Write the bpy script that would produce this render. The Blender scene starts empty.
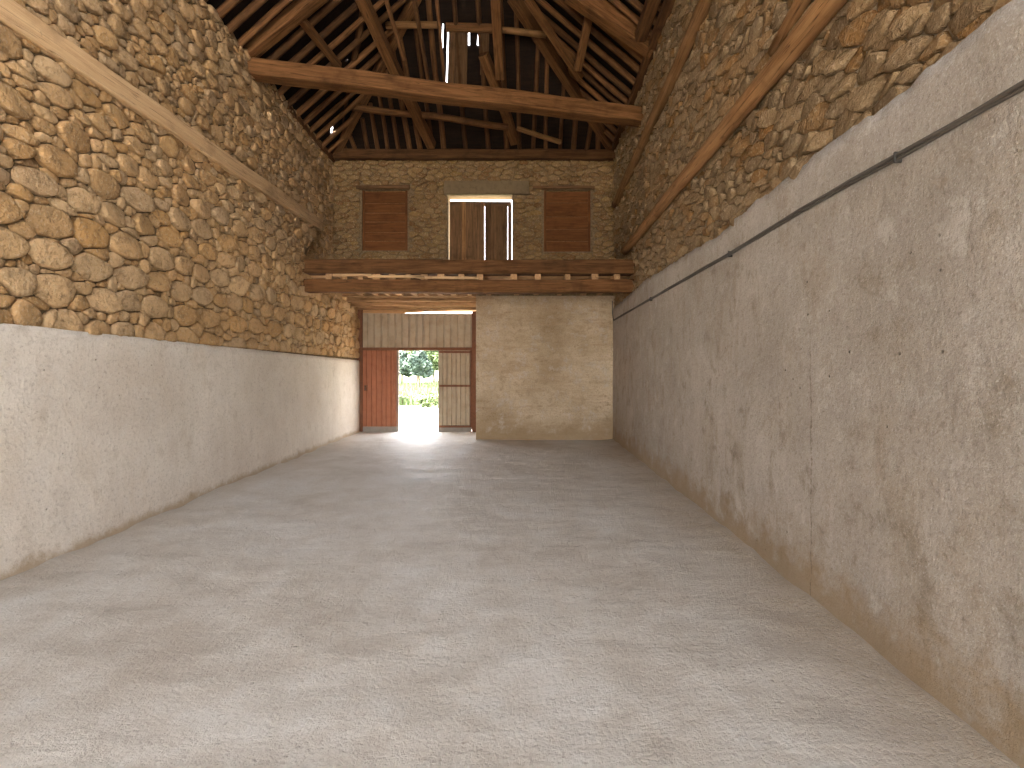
import bpy, bmesh, math, random
import numpy as np
from mathutils import Vector, Matrix
from mathutils.geometry import tessellate_polygon
from mathutils import noise as mnoise

SC = bpy.context.scene
COL = SC.collection
F, CX, CY, H = 500.0, 522.0, 371.0, 1.5      # lens in pixels, principal point, eye height


def P(px, py, d):
    """world point seen at (px, py) in the photograph at depth d"""
    return Vector(((px - CX) * d / F, d, H - (py - CY) * d / F))


# ------------------------------------------------------------------ materials
def nd(nt, typ, **kw):
    n = nt.nodes.new(typ)
    for k, v in kw.items():
        if k.startswith('i_'):
            n.inputs[k[2:].replace('_', ' ')].default_value = v
        else:
            setattr(n, k, v)
    return n


def ramp(nt, stops, interp='LINEAR'):
    n = nt.nodes.new('ShaderNodeValToRGB')
    cr = n.color_ramp
    cr.interpolation = interp
    while len(cr.elements) < len(stops):
        cr.elements.new(0.5)
    for e, (p, c) in zip(cr.elements, stops):
        e.position = p
        e.color = (*c, 1) if len(c) == 3 else c
    return n


def new_mat(name, rough=0.9, spec=0.2):
    m = bpy.data.materials.new(name)
    m.use_nodes = True
    nt = m.node_tree
    b = nt.nodes['Principled BSDF']
    b.inputs['Roughness'].default_value = rough
    b.inputs['Specular IOR Level'].default_value = spec
    return m, nt, b


def coords(nt, scale=(1, 1, 1), space='Object'):
    tc = nd(nt, 'ShaderNodeTexCoord')
    mp = nd(nt, 'ShaderNodeMapping')
    mp.inputs['Scale'].default_value = scale
    nt.links.new(tc.outputs[space], mp.inputs['Vector'])
    return mp.outputs['Vector']


def noise(nt, vec, scale, detail=4, rough=0.55, dist=0.0):
    n = nd(nt, 'ShaderNodeTexNoise')
    n.inputs['Scale'].default_value = scale
    n.inputs['Detail'].default_value = detail
    n.inputs['Roughness'].default_value = rough
    n.inputs['Distortion'].default_value = dist
    nt.links.new(vec, n.inputs['Vector'])
    return n.outputs['Fac']


def mix(nt, a, b, fac, mode='MIX'):
    n = nd(nt, 'ShaderNodeMix', data_type='RGBA', blend_type=mode)
    for sock, v in ((n.inputs['A'], a), (n.inputs['B'], b)):
        if isinstance(v, tuple):
            sock.default_value = (*v, 1) if len(v) == 3 else v
        else:
            nt.links.new(v, sock)
    f = [i for i in n.inputs if i.name == 'Factor' and i.type == 'VALUE'][0]
    if isinstance(fac, (int, float)):
        f.default_value = fac
    else:
        nt.links.new(fac, f)
    return [o for o in n.outputs if o.type == 'RGBA'][0]


def maprange(nt, v, a, b, c=0.0, d=1.0):
    n = nd(nt, 'ShaderNodeMapRange')
    for k, x in zip(('From Min', 'From Max', 'To Min', 'To Max'), (a, b, c, d)):
        n.inputs[k].default_value = x
    nt.links.new(v, n.inputs['Value'])
    return n.outputs['Result']


def math_(nt, op, a, b=None):
    n = nd(nt, 'ShaderNodeMath', operation=op)
    for s, v in ((n.inputs[0], a), (n.inputs[1], b)):
        if v is None:
            continue
        if isinstance(v, (int, float)):
            s.default_value = v
        else:
            nt.links.new(v, s)
    return n.outputs[0]


def bump(nt, b, height, strength, distance):
    n = nd(nt, 'ShaderNodeBump')
    n.inputs['Strength'].default_value = strength
    n.inputs['Distance'].default_value = distance
    nt.links.new(height, n.inputs['Height'])
    nt.links.new(n.outputs['Normal'], b.inputs['Normal'])


def m_stone(name, cols, relief=0.045):
    m, nt, b = new_mat(name, 0.9, 0.15)
    g = nd(nt, 'ShaderNodeNewGeometry')
    n = len(cols)
    r = ramp(nt, [(i / (n - 1), c) for i, c in enumerate(cols)])
    nt.links.new(g.outputs['Random Per Island'], r.inputs['Fac'])
    v = coords(nt)
    n1 = noise(nt, v, 7, 6, 0.68)
    n2 = noise(nt, v, 38, 4, 0.7)
    n3 = noise(nt, v, 1.1, 3)
    c = mix(nt, r.outputs['Color'], (0.20, 0.125, 0.06), maprange(nt, n1, 0.48, 0.68, 0, 0.75))
    c = mix(nt, c, (0.56, 0.44, 0.29), maprange(nt, n2, 0.53, 0.66, 0, 0.5))
    c = mix(nt, c, (0.33, 0.21, 0.10), maprange(nt, n3, 0.45, 0.7, 0, 0.3))
    n4 = noise(nt, v, 17, 4, 0.7)
    c = mix(nt, c, (0.13, 0.085, 0.045), maprange(nt, n4, 0.56, 0.68, 0, 0.55))
    nt.links.new(c, b.inputs['Base Color'])
    h = math_(nt, 'ADD', n1, math_(nt, 'MULTIPLY', n2, 0.5))
    bump(nt, b, h, 1.0, relief)
    return m


def m_mortar(name, c1, c2):
    m, nt, b = new_mat(name, 0.98, 0.05)
    v = coords(nt)
    n = noise(nt, v, 22, 5, 0.65)
    r = ramp(nt, [(0.3, c1), (0.7, c2)])
    nt.links.new(n, r.inputs['Fac'])
    nt.links.new(r.outputs['Color'], b.inputs['Base Color'])
    bump(nt, b, n, 0.9, 0.03)
    return m


def m_plaster(name, c_lo, c_hi, stain, base_z=None, streak=(2.0, 2.0, 0.9), stain_amt=0.5, crack=None, base_col=(0.33, 0.24, 0.145)):
    m, nt, b = new_mat(name, 0.93, 0.12)
    v = coords(nt)
    vs = coords(nt, streak)
    a = noise(nt, v, 0.75, 5, 0.6)
    bn = noise(nt, vs, 1.5, 7, 0.7, 0.25)
    f = noise(nt, v, 34, 5, 0.75)
    f2 = noise(nt, v, 95, 3, 0.7)
    g = noise(nt, v, 5, 7, 0.72)
    r = ramp(nt, [(0.42, c_lo), (0.57, c_hi)])
    k = math_(nt, 'ADD', math_(nt, 'MULTIPLY', a, 0.4), math_(nt, 'ADD', math_(nt, 'MULTIPLY', bn, 0.3), math_(nt, 'MULTIPLY', g, 0.3)))
    nt.links.new(k, r.inputs['Fac'])
    c = mix(nt, r.outputs['Color'], stain, maprange(nt, bn, 0.50, 0.64, 0, stain_amt))
    c = mix(nt, c, tuple(x * 0.8 for x in stain), maprange(nt, g, 0.54, 0.66, 0, stain_amt))
    c = mix(nt, c, (0.74, 0.71, 0.66), maprange(nt, g, 0.47, 0.36, 0, 0.28))
    # sand grain
    gr = mix(nt, c, tuple(x * 0.55 for x in stain), maprange(nt, f, 0.52, 0.70, 0, 0.55))
    c = mix(nt, gr, (0.78, 0.75, 0.70), maprange(nt, f2, 0.54, 0.70, 0, 0.35))
    vo = nd(nt, 'ShaderNodeTexVoronoi', feature='F1')
    vo.inputs['Scale'].default_value = 9.0
    nt.links.new(v, vo.inputs['Vector'])
    pit = maprange(nt, math_(nt, 'ADD', vo.outputs['Distance'], math_(nt, 'MULTIPLY', math_(nt, 'SUBTRACT', f, 0.5), 0.12)), 0.03, 0.085, 1, 0)
    pit = math_(nt, 'MULTIPLY', pit, maprange(nt, noise(nt, v, 1.9, 2), 0.52, 0.60, 0, 0.7))
    c = mix(nt, c, tuple(x * 0.4 for x in stain), pit)
    sx = nd(nt, 'ShaderNodeSeparateXYZ')
    nt.links.new(v, sx.inputs[0])
    if base_z is not None:
        zz = math_(nt, 'ADD', sx.outputs['Z'], math_(nt, 'MULTIPLY', math_(nt, 'SUBTRACT', g, 0.5), -base_z * 2.2))
        c = mix(nt, c, base_col, maprange(nt, zz, base_z * 0.3, base_z, 0.75, 0))
    if crack is not None:
        yy = math_(nt, 'ADD', sx.outputs['Y'], math_(nt, 'MULTIPLY', math_(nt, 'SUBTRACT', noise(nt, v, 3, 4, 0.7), 0.5), 0.10))
        cm = maprange(nt, math_(nt, 'ABSOLUTE', math_(nt, 'SUBTRACT', yy, crack)), 0.003, 0.010, 1, 0)
        cm = math_(nt, 'MULTIPLY', cm, maprange(nt, f, 0.4, 0.55, 0, 0.7))
        cm = math_(nt, 'MULTIPLY', cm, maprange(nt, sx.outputs['Z'], 1.9, 1.5, 0, 1))
        c = mix(nt, c, (0.16, 0.12, 0.08), cm)
    nt.links.new(c, b.inputs['Base Color'])
    h = math_(nt, 'ADD', math_(nt, 'MULTIPLY', bn, 0.5), math_(nt, 'ADD', math_(nt, 'MULTIPLY', f, 0.3), math_(nt, 'MULTIPLY', g, 0.6)))
    h = math_(nt, 'SUBTRACT', h, pit)
    bump(nt, b, h, 0.8, 0.03)
    return m


def m_wood(name, dark, light, var=0.35, gscale=(14, 14, 1.1), rough=0.85, knots=True):
    """timber whose grain follows the object's own Z axis"""
    m, nt, b = new_mat(name, rough, 0.2)
    oi = nd(nt, 'ShaderNodeObjectInfo')
    tc = nd(nt, 'ShaderNodeTexCoord')
    off = nd(nt, 'ShaderNodeVectorMath', operation='ADD')
    sc = nd(nt, 'ShaderNodeVectorMath', operation='SCALE')
    cmb = nd(nt, 'ShaderNodeCombineXYZ')
    for i in range(3):
        nt.links.new(math_(nt, 'MULTIPLY', oi.outputs['Random'], 31.0 + 7 * i), cmb.inputs[i])
    nt.links.new(tc.outputs['Object'], off.inputs[0])
    nt.links.new(cmb.outputs[0], off.inputs[1])
    mp = nd(nt, 'ShaderNodeMapping')
    mp.inputs['Scale'].default_value = gscale
    nt.links.new(off.outputs[0], mp.inputs['Vector'])
    v = mp.outputs['Vector']
    n1 = noise(nt, v, 1.6, 6, 0.65, 0.6)
    n2 = noise(nt, off.outputs[0], 3.0, 4, 0.6)
    r = ramp(nt, [(0.3, dark), (0.7, light)])
    nt.links.new(n1, r.inputs['Fac'])
    c = mix(nt, r.outputs['Color'], tuple(x * 0.45 for x in dark), maprange(nt, n2, 0.52, 0.75, 0, 0.6))
    # split lines along the grain
    mp2 = nd(nt, 'ShaderNodeMapping')
    mp2.inputs['Scale'].default_value = (26, 26, 0.5)
    nt.links.new(off.outputs[0], mp2.inputs['Vector'])
    cr = noise(nt, mp2.outputs['Vector'], 1.0, 2, 0.5)
    crk = maprange(nt, math_(nt, 'ABSOLUTE', math_(nt, 'SUBTRACT', cr, 0.5)), 0.0, 0.012, 0.8, 0)
    c = mix(nt, c, tuple(x * 0.25 for x in dark), crk)
    hsv = nd(nt, 'ShaderNodeHueSaturation')
    nt.links.new(maprange(nt, oi.outputs['Random'], 0, 1, 1 - var, 1 + var), hsv.inputs['Value'])
    nt.links.new(c, hsv.inputs['Color'])
    nt.links.new(hsv.outputs['Color'], b.inputs['Base Color'])
    bump(nt, b, math_(nt, 'SUBTRACT', n1, crk), 0.5, 0.012)
    return m


def m_floor():
    m, nt, b = new_mat('dusty_floor', 0.8, 0.5)
    v = coords(nt)
    a = noise(nt, v, 0.55, 5, 0.6, 0.3)
    g = noise(nt, v, 3.0, 8, 0.72)
    f = noise(nt, v, 48, 5, 0.78)
    w = noise(nt, coords(nt, (0.7, 2.2, 1)), 2.0, 5, 0.6, 0.5)
    r = ramp(nt, [(0.41, (0.43, 0.385, 0.33)), (0.50, (0.54, 0.505, 0.455)), (0.59, (0.61, 0.59, 0.555))])
    nt.links.new(math_(nt, 'ADD', math_(nt, 'MULTIPLY', a, 0.5), math_(nt, 'MULTIPLY', g, 0.5)), r.inputs['Fac'])
    c = mix(nt, r.outputs['Color'], (0.24, 0.195, 0.145), maprange(nt, f, 0.52, 0.72, 0, 0.6))
    c = mix(nt, c, (0.68, 0.655, 0.62), maprange(nt, f, 0.46, 0.30, 0, 0.5))
    # small stones trodden into the dust
    vo = nd(nt, 'ShaderNodeTexVoronoi', feature='F1')
    vo.inputs['Scale'].default_value = 16
    nt.links.new(v, vo.inputs['Vector'])
    pb = math_(nt, 'MULTIPLY', maprange(nt, vo.outputs['Distance'], 0.12, 0.2, 1, 0), maprange(nt, noise(nt, v, 1.3, 2), 0.52, 0.62, 0, 0.5))
    c = mix(nt, c, (0.40, 0.37, 0.33), pb)
    sx = nd(nt, 'ShaderNodeSeparateXYZ')
    nt.links.new(v, sx.inputs[0])
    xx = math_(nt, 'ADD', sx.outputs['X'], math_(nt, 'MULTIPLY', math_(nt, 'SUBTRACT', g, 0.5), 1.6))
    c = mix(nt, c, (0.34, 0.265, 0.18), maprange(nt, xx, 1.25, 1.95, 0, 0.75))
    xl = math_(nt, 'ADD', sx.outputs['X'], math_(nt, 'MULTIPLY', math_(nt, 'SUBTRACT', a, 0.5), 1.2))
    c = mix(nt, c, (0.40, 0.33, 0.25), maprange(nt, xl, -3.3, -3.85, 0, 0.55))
    nt.links.new(c, b.inputs['Base Color'])
    h = math_(nt, 'ADD', math_(nt, 'MULTIPLY', g, 0.8), math_(nt, 'ADD', math_(nt, 'MULTIPLY', f, 0.25), math_(nt, 'ADD', math_(nt, 'MULTIPLY', w, 0.6), math_(nt, 'MULTIPLY', pb, 0.3))))
    bump(nt, b, h, 1.0, 0.045)
    nt.links.new(maprange(nt, g, 0.35, 0.65, 0.42, 0.72), b.inputs['Roughness'])
    return m


def m_flat(name, col, rough=0.7, spec=0.3, nscale=8, amt=0.3, dark=None, metal=0.0):
    m, nt, b = new_mat(name, rough, spec)
    v = coords(nt)
    n = noise(nt, v, nscale, 5, 0.65)
    c = mix(nt, col, dark or tuple(x * 0.5 for x in col), maprange(nt, n, 0.45, 0.75, 0, amt))
    nt.links.new(c, b.inputs['Base Color'])
    b.inputs['Metallic'].default_value = metal
    bump(nt, b, n, 0.2, 0.01)
    return m


def m_leaf(name, c1, c2):
    m, nt, b = new_mat(name, 0.7, 0.2)
    g = nd(nt, 'ShaderNodeNewGeometry')
    r = ramp(nt, [(0, c1), (1, c2)])
    nt.links.new(g.outputs['Random Per Island'], r.inputs['Fac'])
    nt.links.new(r.outputs['Color'], b.inputs['Base Color'])
    return m


M = {}
M['stone_left'] = m_stone('cobble_stone', [(0.458, 0.276, 0.120), (0.547, 0.350, 0.175), (0.418, 0.238, 0.094), (0.498, 0.341, 0.187), (0.488, 0.280, 0.108), (0.418, 0.284, 0.160), (0.568, 0.375, 0.194)])
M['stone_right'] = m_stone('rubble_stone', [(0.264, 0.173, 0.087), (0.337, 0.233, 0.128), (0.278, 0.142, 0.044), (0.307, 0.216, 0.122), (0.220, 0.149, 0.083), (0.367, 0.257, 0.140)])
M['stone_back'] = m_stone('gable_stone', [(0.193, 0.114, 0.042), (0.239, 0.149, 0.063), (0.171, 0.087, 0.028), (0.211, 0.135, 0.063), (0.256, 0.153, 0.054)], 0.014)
M['mortar_left'] = m_mortar('earth_mortar', (0.11, 0.075, 0.04), (0.28, 0.20, 0.115))
M['mortar_right'] = m_mortar('pale_mortar', (0.22, 0.17, 0.11), (0.42, 0.345, 0.25))
M['plaster_left'] = m_plaster('pale_render', (0.535, 0.466, 0.388), (0.683, 0.626, 0.547), (0.475, 0.388, 0.290), base_z=0.12, stain_amt=0.45)
M['plaster_right'] = m_plaster('grey_render', (0.368, 0.323, 0.275), (0.502, 0.455, 0.401), (0.326, 0.265, 0.197), base_z=0.36, stain_amt=0.7, crack=3.27)
M['concrete_back'] = m_plaster('board_marked_concrete', (0.36, 0.26, 0.15), (0.64, 0.52, 0.36), (0.30, 0.195, 0.10), streak=(0.8, 1, 3.4), stain_amt=0.65, base_z=0.5, base_col=(0.32, 0.23, 0.13))
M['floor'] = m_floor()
M['beam'] = m_wood('old_oak', (0.072, 0.029, 0.009), (0.201, 0.093, 0.033), 0.2)
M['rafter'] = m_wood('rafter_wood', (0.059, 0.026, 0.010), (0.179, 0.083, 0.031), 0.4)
M['log'] = m_wood('log_wood', (0.160, 0.076, 0.026), (0.336, 0.179, 0.074), 0.2)
M['pale_beam'] = m_wood('pale_wood', (0.44, 0.27, 0.13), (0.62, 0.42, 0.23), 0.1)
M['plank'] = m_wood('brown_plank', (0.085, 0.044, 0.019), (0.204, 0.111, 0.051), 0.3)
M['shutter'] = m_wood('red_brown_board', (0.102, 0.037, 0.012), (0.187, 0.070, 0.022), 0.12)
M['joist'] = m_wood('joist_wood', (0.300, 0.162, 0.072), (0.550, 0.342, 0.176), 0.2)
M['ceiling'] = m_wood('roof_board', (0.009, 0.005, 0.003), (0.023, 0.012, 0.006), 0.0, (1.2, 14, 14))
M['lintel'] = m_flat('lintel_concrete', (0.189, 0.135, 0.077), 0.95, 0.1, 12, 0.5)
M['red_metal'] = m_flat('red_painted_sheet', (0.36, 0.138, 0.07), 0.6, 0.3, 7, 0.6, (0.24, 0.08, 0.04))
M['rust'] = m_flat('rusty_frame', (0.19, 0.085, 0.046), 0.8, 0.2, 14, 0.6)
M['sheet'] = m_flat('weathered_sheet', (0.396, 0.321, 0.225), 0.6, 0.3, 4, 0.6, (0.243, 0.163, 0.093))
M['door_base'] = m_flat('grey_plate', (0.30, 0.27, 0.23), 0.8, 0.2, 9, 0.4)
M['iron'] = m_flat('dark_iron', (0.05, 0.045, 0.04), 0.6, 0.3)
M['cable'] = m_flat('black_cable', (0.10, 0.085, 0.07), 0.6, 0.3, 20, 0.4)
M['grass'] = m_flat('meadow_grass', (0.085, 0.11, 0.05), 0.95, 0.1, 1.2, 0.8, (0.13, 0.135, 0.075))
M['yard'] = m_flat('yard_gravel', (0.56, 0.53, 0.48), 0.95, 0.1, 3, 0.4)
M['leaf_dark'] = m_leaf('tree_leaf', (0.055, 0.085, 0.068), (0.115, 0.155, 0.12))
M['leaf_light'] = m_leaf('young_leaf', (0.075, 0.11, 0.045), (0.15, 0.19, 0.085))
M['grass_blade'] = m_leaf('grass_blade', (0.055, 0.085, 0.03), (0.12, 0.145, 0.065))
M['bark'] = m_wood('bark', (0.06, 0.045, 0.03), (0.15, 0.11, 0.08), 0.2)


# ------------------------------------------------------------------ helpers
def link(name, me, mat, parent=None, matrix=None):
    o = bpy.data.objects.new(name, me)
    COL.objects.link(o)
    if mat is not None:
        me.materials.append(mat)
    if parent is not None:
        o.parent = parent
        o.matrix_parent_inverse = Matrix.Identity(4)
    if matrix is not None:
        o.matrix_basis = matrix
    return o


def mesh_from(name, verts, faces, smooth=False):
    me = bpy.data.meshes.new(name)
    me.from_pydata([tuple(v) for v in verts], [], [tuple(f) for f in faces])
    me.validate()
    me.update()
    if smooth:
        me.polygons.foreach_set('use_smooth', [True] * len(me.polygons))
    return me


def fix_normals(me):
    bm = bmesh.new()
    bm.from_mesh(me)
    bmesh.ops.recalc_face_normals(bm, faces=bm.faces)
    bm.to_mesh(me)
    bm.free()


def tag(o, label, cat, group=None, kind=None):
    o['label'] = label
    o['category'] = cat
    if group:
        o['group'] = group
    if kind:
        o['kind'] = kind
    return o


def structure(o):
    o['kind'] = 'structure'
    return o


def empty(name, loc=(0, 0, 0)):
    o = bpy.data.objects.new(name, None)
    COL.objects.link(o)
    o.location = loc
    o.empty_display_size = 0.1
    return o


def frame(p0, p1, up=Vector((0, 0, 1))):
    p0, p1 = Vector(p0), Vector(p1)
    z = (p1 - p0).normalized()
    x = up.cross(z)
    if x.length < 1e-4:
        x = Vector((1, 0, 0)).cross(z)
    x.normalize()
    y = z.cross(x)
    m = Matrix((x, y, z)).transposed().to_4x4()
    m.translation = p0
    return m, (p1 - p0).length


def timber_mesh(L, w, h, seed=0, wob=0.006, cham=0.07, segs=None, taper=0.0, bow=0.0, sides=None):
    """a hewn timber along +Z: chamfered section that wanders a little; sides = n makes it round"""
    rnd = random.Random(seed)
    segs = segs or max(4, int(L / 0.28))
    verts, faces = [], []
    if sides:
        sec = [(math.cos(2 * math.pi * k / sides) * w / 2, math.sin(2 * math.pi * k / sides) * h / 2) for k in range(sides)]
    else:
        c = cham * min(w, h)
        a, b_ = w / 2, h / 2
        sec = [(a, -b_ + c), (a, b_ - c), (a - c, b_), (-a + c, b_), (-a, b_ - c), (-a, -b_ + c), (-a + c, -b_), (a - c, -b_)]
    n = len(sec)
    ph = [rnd.uniform(0, 100) for _ in range(4)]
    for i in range(segs + 1):
        t = i / segs
        k = 1 - taper * t
        ox = mnoise.noise(Vector((ph[0], t * L * 0.8, 0))) * wob * 3 + bow * math.sin(math.pi * t)
        oy = mnoise.noise(Vector((ph[1], t * L * 0.8, 5))) * wob * 3
        for j, (x, y) in enumerate(sec):
            jit = 1 + mnoise.noise(Vector((ph[2] + j * 0.9, t * L * 1.6, ph[3]))) * wob * 8
            verts.append((x * k * jit + ox, y * k * jit + oy, t * L))
    for i in range(segs):
        for j in range(n):
            a, b2 = i * n + j, i * n + (j + 1) % n
            faces.append((a, b2, b2 + n, a + n))
    faces.append(tuple(reversed(range(n))))
    faces.append(tuple(segs * n + j for j in range(n)))
    me = mesh_from('timber', verts, faces, smooth=bool(sides))
    return me


def timber(name, p0, p1, w, h, mat, seed=0, parent=None, up=Vector((0, 0, 1)), **kw):
    m, L = frame(p0, p1, up)
    return link(name, timber_mesh(L, w, h, seed, **kw), mat, parent, m)


def tube(name, pts, r, mat, parent=None, sides=8):
    pts = [Vector(p) for p in pts]
    verts, faces = [], []
    for i, p in enumerate(pts):
        t = (pts[min(i + 1, len(pts) - 1)] - pts[max(i - 1, 0)]).normalized()
        x = t.cross(Vector((0.3, 0.2, 0.93))).normalized()
        y = t.cross(x)
        for k in range(sides):
            a = 2 * math.pi * k / sides
            verts.append(p + x * r * math.cos(a) + y * r * math.sin(a))
    for i in range(len(pts) - 1):
        for k in range(sides):
            a, b_ = i * sides + k, i * sides + (k + 1) % sides
            faces.append((a, b_, b_ + sides, a + sides))
    faces.append(tuple(range(sides)))
    faces.append(tuple((len(pts) - 1) * sides + k for k in range(sides)))
    me = mesh_from(name, verts, faces, True)
    fix_normals(me)
    return link(name, me, mat, parent)


def box_mesh(lo, hi, bevel=0.0):
    bm = bmesh.new()
    bmesh.ops.create_cube(bm, size=1)
    lo, hi = Vector(lo), Vector(hi)
    for v in bm.verts:
        v.co = Vector([(lo[i] + hi[i]) / 2 + v.co[i] * (hi[i] - lo[i]) for i in range(3)])
    if bevel:
        bmesh.ops.bevel(bm, geom=bm.edges[:], offset=bevel, segments=2, affect='EDGES')
    me = bpy.data.meshes.new('box')
    bm.to_mesh(me)
    bm.free()
    return me


def box(name, lo, hi, mat, parent=None, bevel=0.004):
    lo, hi = Vector(lo), Vector(hi)
    c = (lo + hi) / 2
    return link(name, box_mesh(lo - c, hi - c, bevel), mat, parent, Matrix.Translation(c))


def panel_with_holes(name, outline, holes, to3d, depth_vec, mat, parent=None):
    """flat slab of the 2-D outline with holes cut through, extruded by depth_vec"""
    loops = [outline] + holes
    flat = [p for lp in loops for p in lp]
    tris = tessellate_polygon([[Vector((x, y, 0)) for x, y in lp] for lp in loops])
    n = len(flat)
    verts = [to3d(x, y) for x, y in flat]
    dv = Vector(depth_vec)
    verts += [v + dv for v in verts]
    faces = [tuple(t) for t in tris] + [tuple(i + n for i in reversed(t)) for t in tris]
    o = 0
    for lp in loops:
        k = len(lp)
        for i in range(k):
            a, b_ = o + i, o + (i + 1) % k
            faces.append((a, b_, b_ + n, a + n))
        o += k
    me = mesh_from(name, verts, faces)
    fix_normals(me)
    return link(name, me, mat, parent)


# ------------------------------------------------------------------ masonry: fitted stones
def clip(poly, nx, ny, c):
    """keep nx*x + ny*y <= c"""
    out = []
    k = len(poly)
    for i in range(k):
        p, q = poly[i], poly[(i + 1) % k]
        dp, dq = nx * p[0] + ny * p[1] - c, nx * q[0] + ny * q[1] - c
        if dp <= 0:
            out.append(p)
        if (dp < 0 < dq) or (dq < 0 < dp):
            t = dp / (dp - dq)
            out.append((p[0] + (q[0] - p[0]) * t, p[1] + (q[1] - p[1]) * t))
    return out


def power_cells(sites, rect, asp):
    """sites (s, z, r): Laguerre cells in a space where s is shrunk by asp"""
    S = np.array([(s / asp, z, r) for s, z, r in sites])
    x0, z0, x1, z1 = rect[0] / asp, rect[1], rect[2] / asp, rect[3]
    out = []
    for i in range(len(S)):
        d = S[:, :2] - S[i, :2]
        d2 = (d ** 2).sum(1)
        idx = np.where(d2 < 0.62 ** 2)[0]
        idx = idx[np.argsort(d2[idx])][:40]
        poly = [(x0, z0), (x1, z0), (x1, z1), (x0, z1)]
        for j in idx:
            if j == i:
                continue
            dx, dz = d[j]
            # |p-a|^2 - ra^2 <= |p-b|^2 - rb^2
            c = (S[j, 0] ** 2 + S[j, 1] ** 2 - S[i, 0] ** 2 - S[i, 1] ** 2 - S[j, 2] ** 2 + S[i, 2] ** 2) / 2
            poly = clip(poly, dx, dz, c)
            if len(poly) < 3:
                break
        if len(poly) < 3:
            continue
        out.append([(x * asp, z) for x, z in poly])
    return out


def poly_area(p):
    return abs(sum(p[i][0] * p[(i + 1) % len(p)][1] - p[(i + 1) % len(p)][0] * p[i][1] for i in range(len(p)))) / 2


def inset(poly, g):
    """move every side of a convex polygon inward by g"""
    k = len(poly)
    a = sum(poly[i][0] * poly[(i + 1) % k][1] - poly[(i + 1) % k][0] * poly[i][1] for i in range(k))
    if a < 0:
        poly = poly[::-1]
    res = poly
    for i in range(k):
        p, q = poly[i], poly[(i + 1) % k]
        dx, dy = q[0] - p[0], q[1] - p[1]
        l = math.hypot(dx, dy)
        if l < 1e-6:
            continue
        nx, ny = dy / l, -dx / l           # outward for ccw
        res = clip(res, nx, ny, nx * p[0] + ny * p[1] - g)
        if len(res) < 3:
            return []
    return res


def rounded(poly, it=2, q=0.25):
    for _ in range(it):
        out = []
        k = len(poly)
        for i in range(k):
            a, b_ = poly[i], poly[(i + 1) % k]
            out.append((a[0] + (b_[0] - a[0]) * q, a[1] + (b_[1] - a[1]) * q))
            out.append((a[0] + (b_[0] - a[0]) * (1 - q), a[1] + (b_[1] - a[1]) * (1 - q)))
        poly = out
    return poly


def resample(poly, n):
    pts = [Vector((x, y)) for x, y in poly]
    L = [0]
    for i in range(len(pts)):
        L.append(L[-1] + (pts[(i + 1) % len(pts)] - pts[i]).length)
    out, j = [], 0
    for k in range(n):
        t = L[-1] * k / n
        while L[j + 1] < t:
            j += 1
        f = (t - L[j]) / max(1e-9, L[j + 1] - L[j])
        a, b_ = pts[j], pts[(j + 1) % len(pts)]
        out.append(tuple(a + (b_ - a) * f))
    return out


def stone_mesh(cells, to3d, rnd, gap=0.008, relief=0.06, keep=None, soft=2, deep=0.04, q=0.2, wobble=0.10, tilt=0.18, prof=((1.0, 0.38), (0.965, 0.78), (0.87, 0.97), (0.5, 1.04))):
    verts, faces = [], []
    for cell in cells:
        cx = sum(p[0] for p in cell) / len(cell)
        cz = sum(p[1] for p in cell) / len(cell)
        if keep and not keep(cx, cz):
            continue
        p = inset(cell, gap * rnd.uniform(0.6, 1.3))
        if len(p) < 3:
            continue
        ar = poly_area(p)
        if ar < 0.0009:
            continue
        p = rounded(p, soft, q)
        n = 18 if ar > 0.02 else (12 if ar > 0.006 else 9)
        p = resample(p, n)
        size = math.sqrt(ar)
        hh = min(relief, size * 0.32) * rnd.uniform(0.65, 1.15)
        tx, tz = rnd.uniform(-tilt, tilt), rnd.uniform(-tilt, tilt)
        cx = sum(q[0] for q in p) / n
        cz = sum(q[1] for q in p) / n
        sd = rnd.uniform(0, 99)
        base = len(verts)
        rings = ((1.0, -deep),) + tuple((a_, hh * b_) for a_, b_ in prof)
        for sc, d in rings:
            for k, (x, z) in enumerate(p):
                w = 1 + wobble * mnoise.noise(Vector((k * 9.6 / n, sd, 0)))
                xx, zz = cx + (x - cx) * sc * w, cz + (z - cz) * sc * w
                dd = d
                if d > 0:
                    dd += (tx * (xx - cx) + tz * (zz - cz)) * (1 if sc < 1 else 0.6)
                    dd += mnoise.noise(Vector((xx * 14, zz * 14, sd))) * 0.10 * hh * 2
                verts.append(to3d(xx, zz, dd))
        verts.append(to3d(cx, cz, hh * (prof[-1][1] + 0.02)))
        R = len(rings)
        for r in range(R - 1):
            for k in range(n):
                a, b_ = base + r * n + k, base + r * n + (k + 1) % n
                faces.append((a, b_, b_ + n, a + n))
        for k in range(n):
            faces.append((base + (R - 1) * n + k, base + (R - 1) * n + (k + 1) % n, base + R * n))
    me = mesh_from('stones', verts, faces, True)
    fix_normals(me)
    return me


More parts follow.
